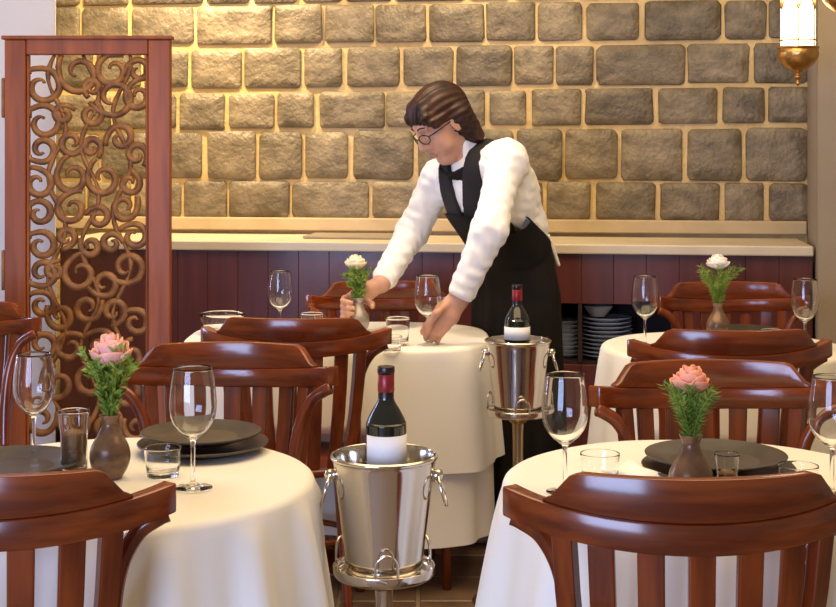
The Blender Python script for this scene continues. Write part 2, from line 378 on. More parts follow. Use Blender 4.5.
scr_list = [(42, 86, 16, 150, -1), (78, 73, 17, 130, 1), (113, 70, 14, 60, 1), (113, 98, 16, 190, 1), (138, 71, 10, 200, -1), (138, 96, 11, 90, 1), (43, 122, 15, 170, -1), (64, 114, 8, 20, 1), (92, 114, 9, 80, -1),
 (42, 150, 11, 200, 1), (38, 183, 12, 120, -1), (72, 143, 10, 20, -1), (72, 176, 14, 100, 1), (103, 178, 14, 110, 1), (120, 138, 11, 210, -1), (137, 155, 9, 300, 1), (39, 213, 11, 190, -1), (72, 208, 13, 60, 1), (98, 217, 9, 170, -1),
 (125, 207, 11, 40, -1), (134, 236, 11, 160, -1), (112, 243, 8, 0, 1), (41, 245, 12, 160, -1), (66, 238, 8, 250, 1), (42, 273, 12, 200, 1), (80, 273, 14, 80, 1), (104, 284, 11, 190, 1), (127, 268, 14, 200, 1), (136, 322, 11, 150, -1),
 (88, 308, 11, 30, -1), (60, 316, 11, 140, 1), (114, 312, 10, 260, 1), (70, 347, 12, 30, 1), (101, 345, 13, 160, -1), (130, 356, 12, 80, 1), (42, 304, 11, 150, -1), (42, 345, 12, 200, 1), (92, 380, 13, 60, 1), (124, 392, 13, 160, -1), (58, 384, 13, 100, 1),
 (42, 420, 12, 30, -1), (75, 422, 13, 160, 1), (108, 426, 12, 60, -1), (136, 428, 10, 140, 1), (92, 148, 8, 300, 1), (92, 88, 7, 250, -1), (130, 183, 9, 90, -1), (55, 270, 7, 60, 1), (90, 246, 8, 140, 1)]
for a in scr_list: scroll(*a)
for ph, x0 in ((0, 57), (2.0, 90), (4.0, 122)):
    pts, wd = [], []
    for i in range(60):
        y = 54+i*(451-54)/59
        pts.append((sx(x0+9*math.sin(y*.062+ph)), sz(y))); wd.append(.013+.004*math.sin(y*.2))
    link('vine_stem', ribbon(pts, wd, .009), 'fret', scr)

# ------------------------------------------------------------------ tables and cloths
TZ = .75
def table(name, label, X, Y, rx, ry):
    t = thing(name, label, 'table', (X, Y, 0))
    top = lathe_mesh('tabletop', [(0, .715), (.97, .715), (.99, .722), (.99, .74), (.975, TZ-.004), (0, TZ-.004)], 40)
    for v in top.vertices: v.co.x *= rx; v.co.y *= ry
    link('tabletop', top, 'wood', t, smooth=False)
    link('column', lathe_mesh('column', smooth_prof([(.045, .06), (.03, .12), (.026, .4), (.03, .6), (.06, .714)], 4), 20, True), 'wood', t)
    link('base', lathe_mesh('base', smooth_prof([(0, .0), (.125, .0), (.13, .015), (.10, .035), (.05, .06), (0, .062)], 3), 28), 'wood', t)
    return t
def cloth(name, label, X, Y, rx, ry, drop, flare, nf, amp, seed, square=0.0, pushes=(), p=2.0, group=None, zoff=0.0):
    r_ = random.Random(seed); ph = [r_.uniform(0, 2*PI) for _ in range(4)]
    N = 160; v, f = [], []
    radii = [.0, .35, .7, .9, .97]
    top = TZ+zoff
    def edge(th):
        c, s = math.cos(th), math.sin(th)
        k_ = (abs(c)**p+abs(s)**p)**(-1/p); return Vector((rx*c*k_, ry*s*k_, 0))
    rings = []
    for q in radii[1:]: rings.append(('t', q))
    rings += [('e', 0), ('e', 1), ('e', 2)]
    H = 14
    for h in range(1, H+1): rings.append(('h', h/H))
    v.append((0, 0, top))
    for kind, q in rings:
        for i in range(N):
            th = 2*PI*i/N; e = edge(th); d = e.normalized(); dr = drop*(1+square*(math.cos(4*th)*-.5))
            fold = math.sin(nf*th+ph[0]+.6*math.sin(3*th+ph[1]))*.7+.3*math.sin((nf*2-3)*th+ph[2])
            if kind == 't': pt = e*q; z = top + (.0006*math.sin(7*th+ph[3])*q)
            elif kind == 'e':
                a = q*PI/6+PI/8; R = .014
                pt = e - d*R + d*(R*math.sin(a)); z = top-R+R*math.cos(a)
            else:
                s = q; pt = e + d*(flare*s**.8 + amp*fold*(s**.5)); z = top-.012-(dr-.012)*s
                for (cx_, cy_, cr_, zmax) in pushes:
                    if z < zmax:
                        wp = Vector((X+pt.x-cx_, Y+pt.y-cy_, 0)); L = wp.length
                        if L < cr_:
                            dirn = Vector((-(cx_-X), -(cy_-Y), 0)).normalized()
                            b_ = wp.dot(dirn); c_ = wp.dot(wp)-cr_*cr_; tt = -b_+math.sqrt(max(0, b_*b_-c_)); pt = pt+dirn*tt
            v.append((pt.x, pt.y, z))
    for i in range(N): f.append((0, 1+i, 1+(i+1) % N))
    for r in range(len(rings)-1):
        for i in range(N):
            k_ = (i+1) % N; f.append((1+r*N+i, 1+(r+1)*N+i, 1+(r+1)*N+k_, 1+r*N+k_))
    o = link(name, pyd(name, v, f), 'cloth'); o.location = (X, Y, 0)
    return tag(o, label, 'tablecloth', group)
AX, AY = -.572, 2.6; BX, BY = .536, 2.58; CX_, CY_ = .95, 4.35; DX, DY = -.26, 4.59
R0 = .38
table('dining_table', 'round wooden pedestal table under the cloth with the pink rose', AX, AY, R0-.012, R0-.012)
table('dining_table', 'round wooden pedestal table under the cloth with the peach rose', BX, BY, R0-.012, R0-.012)
table('dining_table', 'round wooden pedestal table under the cloth with the white rose', CX_, CY_, R0-.012, R0-.012)
td = table('dining_table', 'wide wooden table under two cloths where the waitress works', DX, DY, .48, .35)

# ------------------------------------------------------------------ chairs
def make_chair():
    t = thing('dining_chair', '', 'chair')
    R = .34; tmax = math.asin(.268/R); yb = -.235
    def arc(tt, r=R): return (r*math.sin(tt), yb+R-r*math.cos(tt))
    def band(name, ts, zb_, zt_, th, m):
        v, f = [], []
        for tt in ts:
            for (rr, z) in ((R+th/2, zb_(tt)), (R+th/2, zt_(tt)), (R-th/2, zt_(tt)), (R-th/2, zb_(tt))):
                x, y = arc(tt, rr); v.append((x, y, z))
        n = len(ts)
        for i in range(n-1):
            for q in range(4):
                r = (q+1) % 4; f.append((i*4+q, i*4+r, (i+1)*4+r, (i+1)*4+q))
        f.append((3, 2, 1, 0)); f.append(tuple((n-1)*4+q for q in range(4)))
        me = pyd(name, v, f); bm = bmesh.new(); bm.from_mesh(me); bmesh.ops.recalc_face_normals(bm, faces=bm.faces); bm.to_mesh(me); bm.free()
        o = link(name, me, m, t); bevel_mod(o, .004, 2); me.shade_smooth()
        ee = o.modifiers.new('split', 'EDGE_SPLIT'); ee.split_angle = math.radians(40)
        return o
    rise = lambda tt: .026*(abs(tt)/tmax)**2
    band('crest_rail', np.linspace(-tmax, tmax, 33), lambda tt: .776+rise(tt), lambda tt: .822+rise(tt), .030, 'wood_h')
    def top(tt):
        s = abs(tt)*R
        e = min(1, max(0, (.236-s)/.055)); e = e*e*(3-2*e)
        return .823+rise(tt)+.060*e+.003-.012*(s/.2)**2*e
    band('crest_board', np.linspace(-.236/R, .236/R, 33), lambda tt: .8225+rise(tt), top, .021, 'wood_h')
    for s in (-.204, -.146, -.073, 0, .073, .146, .204):
        post = abs(s) > .19
        tt = s/R; x, y = arc(tt); tb = s/.235
        xb, yb2 = .198*math.sin(tb)*.98, -.192*math.cos(tb)
        wd, th = (.034, .024) if post else (.040, .013)
        tang = Vector((math.cos(tt), math.sin(tt), 0)); nrm = Vector((-math.sin(tt), math.cos(tt), 0))
        P0 = Vector((xb, yb2, .452)); P1 = Vector((x, y, .778+rise(tt)))
        v, f = [], []
        for i in range(5):
            q = i/4; p = P0.lerp(P1, q)+nrm*(-.012*math.sin(PI*q))
            ww = wd*(.9+.1*q)
            for (a, b) in ((-1, -1), (1, -1), (1, 1), (-1, 1)): v.append(p+tang*(a*ww/2)+nrm*(b*th/2))
        for i in range(4):
            for q in range(4):
                r = (q+1) % 4; f.append((i*4+q, i*4+r, (i+1)*4+r, (i+1)*4+q))
        f.append((3, 2, 1, 0)); f.append((16, 17, 18, 19))
        me = pyd('slat', v, f); bm = bmesh.new(); bm.from_mesh(me); bmesh.ops.recalc_face_normals(bm, faces=bm.faces); bm.to_mesh(me); bm.free()
        bevel_mod(link('back_post' if post else 'slat', me, 'wood', t, smooth=False), .003, 2)
    for sg in (-1, 1):
        pts = catmull([(sg*.262, -.098, .797), (sg*.246, -.102, .790), (sg*.216, -.105, .768), (sg*.190, -.105, .72), (sg*.176, -.098, .65), (sg*.172, -.08, .56), (sg*.175, -.06, .458)], 6)
        link('arm_brace', tube_mesh('arm_brace', pts, .0125, 10, 1.15), 'wood', t)
        for (lx, ly) in ((.135, .13), (.13, -.125)):
            pts = [(sg*lx, ly, .43), (sg*(lx+.008), ly*1.06, .3), (sg*(lx+.018), ly*1.15, .15), (sg*(lx+.028), ly*1.25, 0)]
            link('leg', tube_mesh('leg', catmull(pts, 4), [.021-.0006*i for i in range(13)], 10), 'wood', t)
    link('seat', lathe_mesh('seat', smooth_prof([(0, .428), (.185, .428), (.205, .433), (.209, .443), (.203, .452), (.185, .454), (.12, .449), (0, .447)], 4), 40), 'wood_h', t)
    link('stretcher', tube_mesh('stretcher', [(.140*math.cos(a), .133*math.sin(a), .22) for a in np.linspace(0, 2*PI, 33)], .0095, 8, caps=False), 'wood', t)
    return t
chair0 = make_chair(); used = [False]
seats = []
def chair(px, Yc, rz, label, facing_away, dX=0.0):
    # Yc: depth of the middle of the back
    X = (px-CX)*Yc/F; base = 0 if facing_away else PI; a = base+rz
    fx, fy = -math.sin(a), math.cos(a)
    loc = (X+fx*.235, Yc+fy*.235, 0)
    o = chair0 if not used[0] else copy_tree(chair0); used[0] = True
    put(o, loc, a, label, 'mahogany slat-back dining chairs'); seats.append((loc[0], loc[1]))
    return o
chair(702, 2.02, 0.02, 'mahogany slat-back chair at peach rose table, on the side away from stone wall', True)
chair(-30, 2.04, -0.02, 'mahogany slat-back chair at pink rose table, on the side away from stone wall', True)
chair(705, 3.17, 0.0, 'mahogany slat-back chair at peach rose table, on the side towards stone wall', False)
chair(232, 3.46, -0.06, 'mahogany slat-back chair at pink rose table, on the side towards stone wall', False)
chair(740, 3.67, 0.0, 'mahogany slat-back chair at white rose table, turned to the stone wall', True)
chair(725, 5.05, 0.0, 'mahogany slat-back chair at white rose table, back against panelled counter', False)
chair(290, 3.93, -0.05, 'mahogany slat-back chair at the waitress table, turned to the stone wall', True)
chair(385, 5.08, 0.0, 'mahogany slat-back chair at the waitress table, back against panelled counter', False)
chair(-42, 4.40, 0.10, 'mahogany slat-back chair standing in front of the carved screen', False)

cloth('tablecloth', 'cream linen tablecloth on the round table with the pink rose', AX, AY, R0, R0, .285, .045, 17, .024, 1, pushes=[(-.064, 2.63, .118, .74)])
cloth('tablecloth', 'cream linen tablecloth on the round table with the peach rose', BX, BY, R0, R0, .285, .05, 14, .022, 2)
cloth('tablecloth', 'cream linen tablecloth on the round table with the white rose', CX_, CY_, R0, R0, .52, .06, 12, .015, 3,
      pushes=[(seats[4][0], seats[4][1], .235, .50), (seats[5][0], seats[5][1], .235, .50)])
leg = (.085, 4.335)
pD = [(seats[6][0], seats[6][1], .245, .50), (seats[7][0], seats[7][1], .235, .50), (leg[0], leg[1], .04, .60)]
cloth('under_cloth', 'long cream under cloth reaching low below the waitress table overlay', DX, DY, .488, .362, .60, .012, 15, .012, 4, pushes=pD, p=3.2)
cloth('overlay_cloth', 'shorter cream overlay cloth spread on the waitress table', DX, DY, .494, .368, .375, .03, 12, .018, 5, pushes=pD[:2], p=3.2, zoff=.003)
link('leg', tube_mesh('leg', [(leg[0]-DX, leg[1]-DY+.02, .70), (leg[0]-DX, leg[1]-DY+.01, .36), (leg[0]-DX+.005, leg[1]-DY, 0)], [.02, .018, .014], 12), 'wood', td)

# ------------------------------------------------------------------ tableware
def onY(py): return (EYE-TZ)*F/(py-HY)
wg = lathe_mesh('wine_glass', smooth_prof([(0, .001), (.030, .0), (.0345, .001), (.033, .0025), (.015, .006), (.006, .012), (.0042, .022), (.0040, .06), (.0048, .082), (.010, .090),
     (.026, .103), (.038, .122), (.0425, .145), (.041, .175), (.0355, .213), (.0347, .2135), (.0400, .175), (.0414, .145), (.0368, .123), (.025, .105), (.010, .0945), (0, .0925)], 3), 32)
wg.materials.append(M['glass'])
def wine_glass(px, py, label, sc=1.0, Y=None, z=TZ):
    Y = Y or onY(py); o = link('wine_glass', wg, None); o.location = at(px, Y, z+.0015); o.scale = (sc,)*3
    return tag(o, label, 'glass', 'stemmed wine glasses')
wine_glass(193, 489, 'empty wine glass beside the stacked charcoal plates on pink rose table')
wine_glass(34, 459, 'empty wine glass beside the single charcoal plate on pink rose table', .95)
wine_glass(565, 493, 'empty wine glass beside the white napkin on peach rose table', .97)
wine_glass(832, 497, 'empty wine glass beyond the stacked plates on peach rose table', .97)
wine_glass(645, 347, 'empty wine glass on white rose table, nearer the stacked blue plates')
wine_glass(805, 351, 'empty wine glass on white rose table, nearer the plaster pillar')
wine_glass(428, 346, 'wine glass held by the stem under the waitress hand')
wine_glass(280, 336, 'lone wine glass standing on the waitress table behind the dark chair', .97)
tb = lathe_mesh('tumbler', smooth_prof([(0, .0), (.026, 0), (.029, .003), (.034, .06), (.0345, .072), (.033, .0725), (.0322, .06), (.027, .012), (0, .010)], 3), 28); tb.materials.append(M['glass'])
def tumbler(px, py, label, sc=(1, 1, 1), z=TZ):
    Y = onY(py); o = link('tumbler', tb, None); o.location = at(px, Y, z+.0015); o.scale = sc
    return tag(o, label, 'glass', 'small clear tumblers')
tumbler(163, 476, 'low clear glass tumbler between bronze vase and wine glass', (1.02, 1.02, .72))
tumbler(600, 484, 'low clear glass tumbler beside the white napkin', (1.05, 1.05, .75))
tumbler(798, 494, 'low clear glass tumbler at the rim of peach rose table plates', (1.05, 1.05, .68))
tumbler(398, 346, 'clear glass tumbler near the waitress hand and wine glass', (1.1, 1.1, 1.15), TZ+.003)
tumbler(392, 352, 'small clear glass tumbler at the front edge of the waitress table', (.9, .9, .6), TZ+.003)
tumbler(312, 337, 'clear glass tumbler between the lone wine glass and held vase', (1.1, 1.1, 1), TZ+.003)
tumbler(772, 347, 'low clear glass tumbler on white rose table', (1.1, 1.1, .7))
o = link('glass_dish', lathe_mesh('glass_dish', smooth_prof([(0, 0), (.05, 0), (.056, .003), (.072, .05), (.074, .064), (.071, .064), (.054, .012), (0, .01)], 3), 32), 'glass'); o.location = at(222, 4.62, TZ+.005)
tag(o, 'wide clear glass dish on the waitress table behind the dark chair', 'dish')

plm = lathe_mesh('dinner_plate', smooth_prof([(0, .003), (.07, .003), (.078, 0), (.085, .003), (.125, .014), (.1315, .018), (.1305, .0205), (.124, .0185), (.085, .008), (.07, .0075), (0, .0075)], 3), 44)
plm.materials.append(M['plate'])
def plate(loc, label, sc=1.0):
    o = link('dinner_plate', plm, None); o.location = loc; o.scale = (sc, sc, 1); return tag(o, label, 'plate', 'charcoal stoneware plates')
pa = at(203, 2.83)
plate((pa[0], pa[1], TZ+.0015), 'wide charcoal plate, lower of the pair on pink rose table', 1.0)
plate((pa[0]-.004, pa[1]+.002, TZ+.0225), 'charcoal plate stacked upper on the pair on pink rose table', .92)
pa = at(10, 2.66); plate((pa[0], pa[1], TZ+.0015), 'single charcoal plate by itself on pink rose table', 1.0)
pa = at(718, 2.62)
plate((pa[0], pa[1], TZ+.0015), 'wide charcoal plate, lower of the pair on peach rose table', 1.08)
plate((pa[0]-.004, pa[1]+.002, TZ+.0225), 'charcoal plate stacked upper on the pair on peach rose table', 1.0)
pa = at(772, 2.30); plate((pa[0], pa[1], TZ+.0015), 'single charcoal plate on peach rose table behind the chair slats', .8)
pa = at(745, 4.62); plate((pa[0], pa[1], TZ+.0015), 'charcoal plate on white rose table in front of far chair', .85)

# vases and flowers
vm = lathe_mesh('bud_vase', smooth_prof([(0, .0), (.020, .0), (.024, .004), (.034, .022), (.0375, .040), (.034, .060), (.022, .082), (.0150, .098), (.0152, .106), (.0195, .116), (.0178, .1165), (.0128, .106), (.012, .098), (.010, .08), (0, .07)], 4), 32)
vm2 = vm.copy(); vm.materials.append(M['pewter']); vm2.materials.append(M['pewter_grey'])
def vase(loc, label, grey=False, sc=1.0):
    o = link('bud_vase', vm2 if grey else vm, None); o.location = loc; o.scale = (sc,)*3; return tag(o, label, 'vase', 'bud vases on the tables')
def petal_mesh(r, h, curl, wid):
    v, f = [], []; n, m = 6, 5
    for j in range(m):
        t = j/(m-1)
        for i in range(n):
            a = (i/(n-1)-.5)*wid
            rr = r*(.30+.70*math.sin(min(1, t*1.15)*PI/2))+curl*t**3
            z = h*t-(.25*h)*(abs(i/(n-1)-.5)*2)**3*t
            v.append((rr*math.cos(a), rr*math.sin(a), z))
    for j in range(m-1):
        for i in range(n-1): f.append((j*n+i, j*n+i+1, (j+1)*n+i+1, (j+1)*n+i))
    return pyd('petal', v, f)
def rose(name, loc, stem_h, R, m, label, feathery, nleaf, seed, tilt=(0, 0), spread=.05, flat=1.0, leafh=None):
    r_ = random.Random(seed); t = thing(name, label, 'flower', loc)
    hx, hy = tilt
    link('stem', tube_mesh('stem', catmull([(0, 0, -.035), (hx*.3, hy*.3, stem_h*.5), (hx, hy, stem_h)], 5), .0022, 6), 'stem', t)
    spec = [(.26, 1.08, -.03, 3, 2.6), (.48, 1.05, -.10, 3, 2.3), (.70, .95, -.12, 4, 2.0), (.88, .80, -.04, 5, 1.75), (1.0, .60, .08, 5, 1.6)]
    for (a, h, cu, n, wd) in spec:
        pmh = petal_mesh(R*a, R*1.35*h*flat, R*cu, wd); pmh.materials.append(M[m])
        for i in range(n):
            o = link('petal', pmh, None, t); o.location = (hx, hy, stem_h-.004)
            o.rotation_euler = (r_.uniform(-.08, .08), r_.uniform(-.05, .12), 2*PI*i/n+a*5+r_.uniform(-.15, .15))
            sd = o.modifiers.new('solid', 'SOLIDIFY'); sd.thickness = .0012
    link('calyx', lathe_mesh('calyx', smooth_prof([(0, -.012), (.005, -.010), (.011*R/.03, 0), (R*.5, .006), (0, .006)], 3), 12), 'stem', t).location = (hx, hy, stem_h)
    LH = leafh or stem_h
    for s in range(nleaf):
        a = r_.uniform(0, 2*PI); L = LH*r_.uniform(.75, 1.1); sp = spread*r_.uniform(.35, 1.0)
        base = Vector((.004*math.cos(a), .004*math.sin(a), -.02)); tipp = Vector((sp*math.cos(a), sp*math.sin(a), L))
        mid = base.lerp(tipp, .55)-Vector((sp*.22*math.cos(a), sp*.22*math.sin(a), 0)); pts = catmull([base, mid, tipp], 6)
        v, f = [], []
        tm_ = tube_mesh('s', pts, .0011, 4)
        v += [tuple(x.co) for x in tm_.vertices]; f += [tuple(p.vertices) for p in tm_.polygons]
        bpy.data.meshes.remove(tm_)
        nn = 46 if feathery else 22
        for q in range(nn):
            u = .22+.78*q/nn; idx = u*(len(pts)-1); i0_ = min(int(idx), len(pts)-2); p = pts[i0_].lerp(pts[i0_+1], idx-i0_)
            ax = (pts[i0_+1]-pts[i0_]).normalized(); aa = r_.uniform(0, 2*PI)
            side = ax.orthogonal().normalized(); side = Matrix.Rotation(aa, 3, ax) @ side
            ll, lw = ((r_.uniform(.011, .021), .0012) if feathery else (r_.uniform(.014, .026), r_.uniform(.0034, .006)))
            d = (side*.8+ax*r_.uniform(.35, 1.0)).normalized(); wv = d.cross(Vector((r_.uniform(-1, 1), r_.uniform(-1, 1), r_.uniform(-.4, 1)))).normalized()
            b0 = len(v); c_ = d.cross(wv)*(lw*.5)
            v += [tuple(p), tuple(p+d*ll*.5+wv*lw), tuple(p+d*ll), tuple(p+d*ll*.5-wv*lw), tuple(p+d*ll*.5+c_)]
            f += [(b0, b0+1, b0+4), (b0+1, b0+2, b0+4), (b0+2, b0+3, b0+4), (b0+3, b0, b0+4)]
        link('leaf_sprig', pyd('leaf_sprig', v, f), 'leaf', t, smooth=False)
    return t
va = at(110, 2.60, TZ+.0015); vase(va, 'bronze glazed bud vase holding the pale pink rose', sc=1.0)
rose('rose', (va[0], va[1], TZ+.116), .098, .036, 'pink', 'pale pink rose with dense green leaves in bronze vase', False, 17, 1, (.002, 0), .050, 1.15, .12)
vb = at(691, 2.40, TZ+.0015); vase(vb, 'bronze glazed bud vase holding the peach rose', sc=1.03)
rose('rose', (vb[0], vb[1], TZ+.118), .078, .030, 'peach', 'peach rose with feathery green fern in bronze vase', True, 30, 2, (-.002, 0), .058, 1.15, .088)
vc = at(718, 4.50, TZ+.0015); vase(vc, 'bronze glazed bud vase holding the white rose', sc=1.0)
rose('rose', (vc[0], vc[1], TZ+.116), .117, .034, 'white_petal', 'white rose with feathery green fern in bronze vase', True, 26, 3, (0, 0), .075, .95, .112)
VD = Vector(at(358, 4.62, TZ+.005)); vase(VD, 'pewter grey bud vase gripped in the waitress hand', True)
rose('rose', (VD[0], VD[1], VD[2]+.115), .10, .034, 'cream', 'cream rose with long green leaves in the gripped vase', False, 15, 4, (-.008, 0), .044, 1.0, .098)

# shakers, napkin
def shaker(px, py, label, sc=1.0):
    t = thing('pepper_shaker', label, 'shaker', at(px, onY(py), TZ+.0015)); t.scale = (sc,)*3
    link('jar', lathe_mesh('jar', smooth_prof([(0, 0), (.020, 0), (.0225, .003), (.0225, .05), (.0245, .075), (.027, .098), (.0258, .0985), (.023, .075), (.0208, .05), (.0208, .006), (0, .005)], 3), 24), 'glass', t)
    link('pepper', lathe_mesh('pepper', [(0, .0055), (.0203, .0065), (.0203, .06), (.012, .066), (0, .068)], 20), 'pepper', t)
    return t
shaker(74, 470, 'clear glass shaker half full of brown pepper by the pink rose', 1.12)
shaker(727, 502, 'small clear glass shaker of brown pepper by the peach rose', .82)
def napkin(px, Y, label):
    n, m = 14, 9; v, f = [], []
    for layer in range(2):
        for j in range(m):
            for i in range(n):
                x = (i/(n-1)-.5)*.10; y = (j/(m-1)-.5)*.11
                z = .001 + (0 if layer == 0 else .012+.008*math.sin(i*.9+j*.3)*.6+.012*math.exp(-((i-5)/3.0)**2))
                if layer == 1 and (i in (0, n-1) or j in (0, m-1)): z = .006
                v.append((x+.004*math.sin(j*1.3), y+.004*math.sin(i), z))
    q = n*m
    for j in range(m-1):
        for i in range(n-1):
            a = j*n+i; f.append((a, a+n, a+n+1, a+1)); f.append((q+a, q+a+1, q+a+n+1, q+a+n))
    rim = [i for i in range(n)]+[j*n+n-1 for j in range(1, m)]+[(m-1)*n+i for i in range(n-2, -1, -1)]+[j*n for j in range(m-2, 0, -1)]
    for a, b in zip(rim, rim[1:]+rim[:1]): f.append((a, b, q+b, q+a))
    o = link('napkin', pyd('napkin', v, f), 'napkin'); o.location = at(px, Y, TZ+.0015); o.rotation_euler.z = .3
    return tag(o, label, 'napkin')
napkin(640, 2.585, 'rumpled white napkin beside the vase on peach rose table')

# ------------------------------------------------------------------ wine buckets on stands
def bucket_set(px, Y, which, far):
    X = (px-CX)*Y/F; zb_, zt_ = .575, .79
    st = thing('bucket_stand', 'brass pole stand with steel tray under the bucket by the waitress' if far else 'polished steel bucket stand between the pink and peach rose tables', 'stand', (X, Y, 0), 0, 'wine bucket stands')
    link('tray', lathe_mesh('tray', smooth_prof([(0, .560), (.07, .560), (.092, .563), (.096, .580), (.093, .581), (.088, .569), (.07, .568), (0, .568)], 4), 40), 'steel', st)
    link('pole', lathe_mesh('pole', smooth_prof([(.0, .02), (.026, .022), (.019, .06), (.016, .12), (.016, .5), (.024, .54), (.036, .5595), (0, .5595)], 4), 24), 'brass_pole' if far else 'steel', st)
    link('base', lathe_mesh('base', smooth_prof([(0, 0), (.125, 0), (.13, .008), (.09, .018), (.03, .03), (0, .03)], 4), 36), 'brass_pole' if far else 'steel', st)
    for a in (0.6, 0.6+2*PI/3, 0.6+4*PI/3):
        link('tray_loop', tube_mesh('tray_loop', [(.098*math.cos(a)+.0*t, .098*math.sin(a), .575)+() for t in (0,)]+catmull([(.093*math.cos(a+d), .093*math.sin(a+d), .578+.045*h) for d, h in ((-.22, .0), (-.2, .7), (0, 1), (.2, .7), (.22, 0))], 4), .003, 6), 'steel', st)
    b = thing('wine_bucket', 'steel wine bucket on the brass stand by the waitress' if far else 'polished steel wine bucket with red foiled bottle between two tables', 'bucket', (X, Y, .5695), 0, 'steel wine buckets')
    H = .215
    link('pail', lathe_mesh('pail', smooth_prof([(0, .003), (.062, .001), (.069, .004), (.072, .012), (.079, .07), (.089, .15), (.0965, .205), (.1005, .213), (.1015, .217), (.099, .219), (.095, .214), (.087, .15), (.077, .07), (.069, .014), (.06, .009), (0, .008)], 5), 56), 'steel', b)
    for sg in (-1, 1):
        pts = [(sg*(.101+.016*(1-math.cos(a))*.5), -.012+.026*math.sin(a), .155+.027*math.cos(a)) for a in np.linspace(0, 2*PI, 29)]
        rh = link('ring_handle', tube_mesh('ring_handle', pts, .0035, 8, caps=False), 'steel', b)
        link('handle_knob', lathe_mesh('handle_knob', [(0, -.012), (.010, -.010), (.013, 0), (.010, .010), (0, .012)], 14), 'steel', rh).location = (sg*.099, -.01, .182)
    # ice
    v, f = [], []; r_ = random.Random(int(px))
    cb = [(-1, -1, -1), (1, -1, -1), (1, 1, -1), (-1, 1, -1), (-1, -1, 1), (1, -1, 1), (1, 1, 1), (-1, 1, 1)]
    for i in range(46):
        a = r_.uniform(0, 2*PI); rr = r_.uniform(.0, .050) ; z = r_.uniform(.024, .068); s = .010
        Rm = Matrix.Rotation(r_.uniform(0, 3), 3, Vector((r_.random(), r_.random(), r_.random()+.1)).normalized())
        k0 = len(v)
        for c_ in cb: v.append(tuple(Rm @ (Vector(c_)*s)+Vector((rr*math.cos(a), rr*math.sin(a), z))))
        f += [tuple(k0+i_ for i_ in q) for q in ((3, 2, 1, 0), (4, 5, 6, 7), (0, 1, 5, 4), (1, 2, 6, 5), (2, 3, 7, 6), (3, 0, 4, 7))]
    io = link('ice', pyd('ice', v, f), 'ice', None, smooth=False, kind='stuff'); io.location = (X, Y, .5695)
    tag(io, 'ice cubes in the bucket on the brass stand' if far else 'ice cubes in the bucket between the two tables', 'ice')
    # bottle
    bz = .652
    bt = thing('wine_bottle', 'dark wine bottle with white label in the bucket by the waitress' if far else 'dark wine bottle with white label and red foil in near bucket', 'bottle', (X+(.004 if not far else -.003), Y-.008, bz), .15, 'wine bottles in buckets')
    link('glass_body', lathe_mesh('glass_body', smooth_prof([(0, .003), (.034, .0), (.0378, .005), (.0380, .02), (.0380, .18), (.0365, .20), (.026, .222), (.0165, .238), (.0145, .252), (.0142, .290), (.0155, .292), (.0155, .300), (.013, .3025), (0, .3025)], 4), 32), 'bottle', bt)
    lo, hi = (.135, .178) if not far else (.145, .178)
    lo = .120 if not far else .140
    n = 26; v, f = [], []
    span = 2.6 if not far else 2*PI*.98
    for i in range(n):
        a = -PI/2-span/2+span*i/(n-1)
        for (rr, z) in ((.0384, lo), (.0390, lo), (.0390, hi), (.0384, hi)): v.append((rr*math.cos(a), rr*math.sin(a), z))
    for i in range(n-1):
        for q in range(4): f.append((i*4+q, (i+1)*4+q, (i+1)*4+(q+1) % 4, i*4+(q+1) % 4))
    f.append((0, 1, 2, 3)); f.append(tuple((n-1)*4+q for q in (3, 2, 1, 0)))
    link('label', pyd('label', v, f), 'label', bt)
    fo = link('foil', lathe_mesh('foil', smooth_prof([(.0152, .245), (.0148, .255), (.0147, .289), (.0162, .291), (.0162, .301), (.013, .3035), (0, .3035)], 3), 24), 'foil_dark', bt)
    link('foil_band', lathe_mesh('foil_band', [(.0156, .256), (.0158, .2565), (.0156, .288), (.0152, .2885)], 24), 'foil_red', fo)
bucket_set(384, 2.63, 'near', False)
bucket_set(518, 4.22, 'far', True)

# ------------------------------------------------------------------ lanterns
def lantern(px, py_bot, Y, label, lit):
    X, _, _ = at(px, Y); z0 = EYE-(py_bot-HY)*Y/F
    t = thing('hanging_lantern', label, 'lantern', (X, Y, z0), 0, 'brass hanging lanterns')
    bd = link('bottom_dome', lathe_mesh('bottom_dome', smooth_prof([(.014, .05), (.03, .058), (.055, .078), (.070, .10), (.074, .118), (.070, .130), (.074, .134), (.074, .140), (.066, .142)], 4), 28), 'brass', t)
    link('finial', lathe_mesh('finial', smooth_prof([(0, 0), (.006, .004), (.009, .012), (.005, .02), (.011, .027), (.014, .034), (.008, .042), (.016, .052)], 4), 16), 'brass', bd)
    link('glass_cylinder', lathe_mesh('glass_cylinder', [(.060, .141), (.060, .34)], 32), 'lamp', t)
    for i in range(6):
        a = i*PI/3+.27
        link('frame_bar', tube_mesh('frame_bar', [(.064*math.cos(a), .064*math.sin(a), .138), (.064*math.cos(a), .064*math.sin(a), .345)], .0030, 6), 'brass', t)
        link('arch', tube_mesh('arch', catmull([(.064*math.cos(a+b), .064*math.sin(a+b), z) for b, z in ((0, .27), (.2, .30), (PI/6, .325), (PI/3-.2, .30), (PI/3, .27))], 4), .0032, 6), 'brass', t)
    for z in (.162, .335):
        link('ring', tube_mesh('ring', [(.064*math.cos(a), .064*math.sin(a), z) for a in np.linspace(0, 2*PI, 33)], .003, 6, caps=False), 'brass', t)
    link('top_cap', lathe_mesh('top_cap', smooth_prof([(.066, .338), (.076, .345), (.074, .355), (.055, .38), (.03, .40), (.016, .42), (.01, .45), (0, .455)], 4), 28), 'brass', t)
    ch = tube_mesh('chain', [(0, 0, .45), (0, 0, 3.0-z0)], .004, 6); link('chain', ch, 'brass', t)
    return t
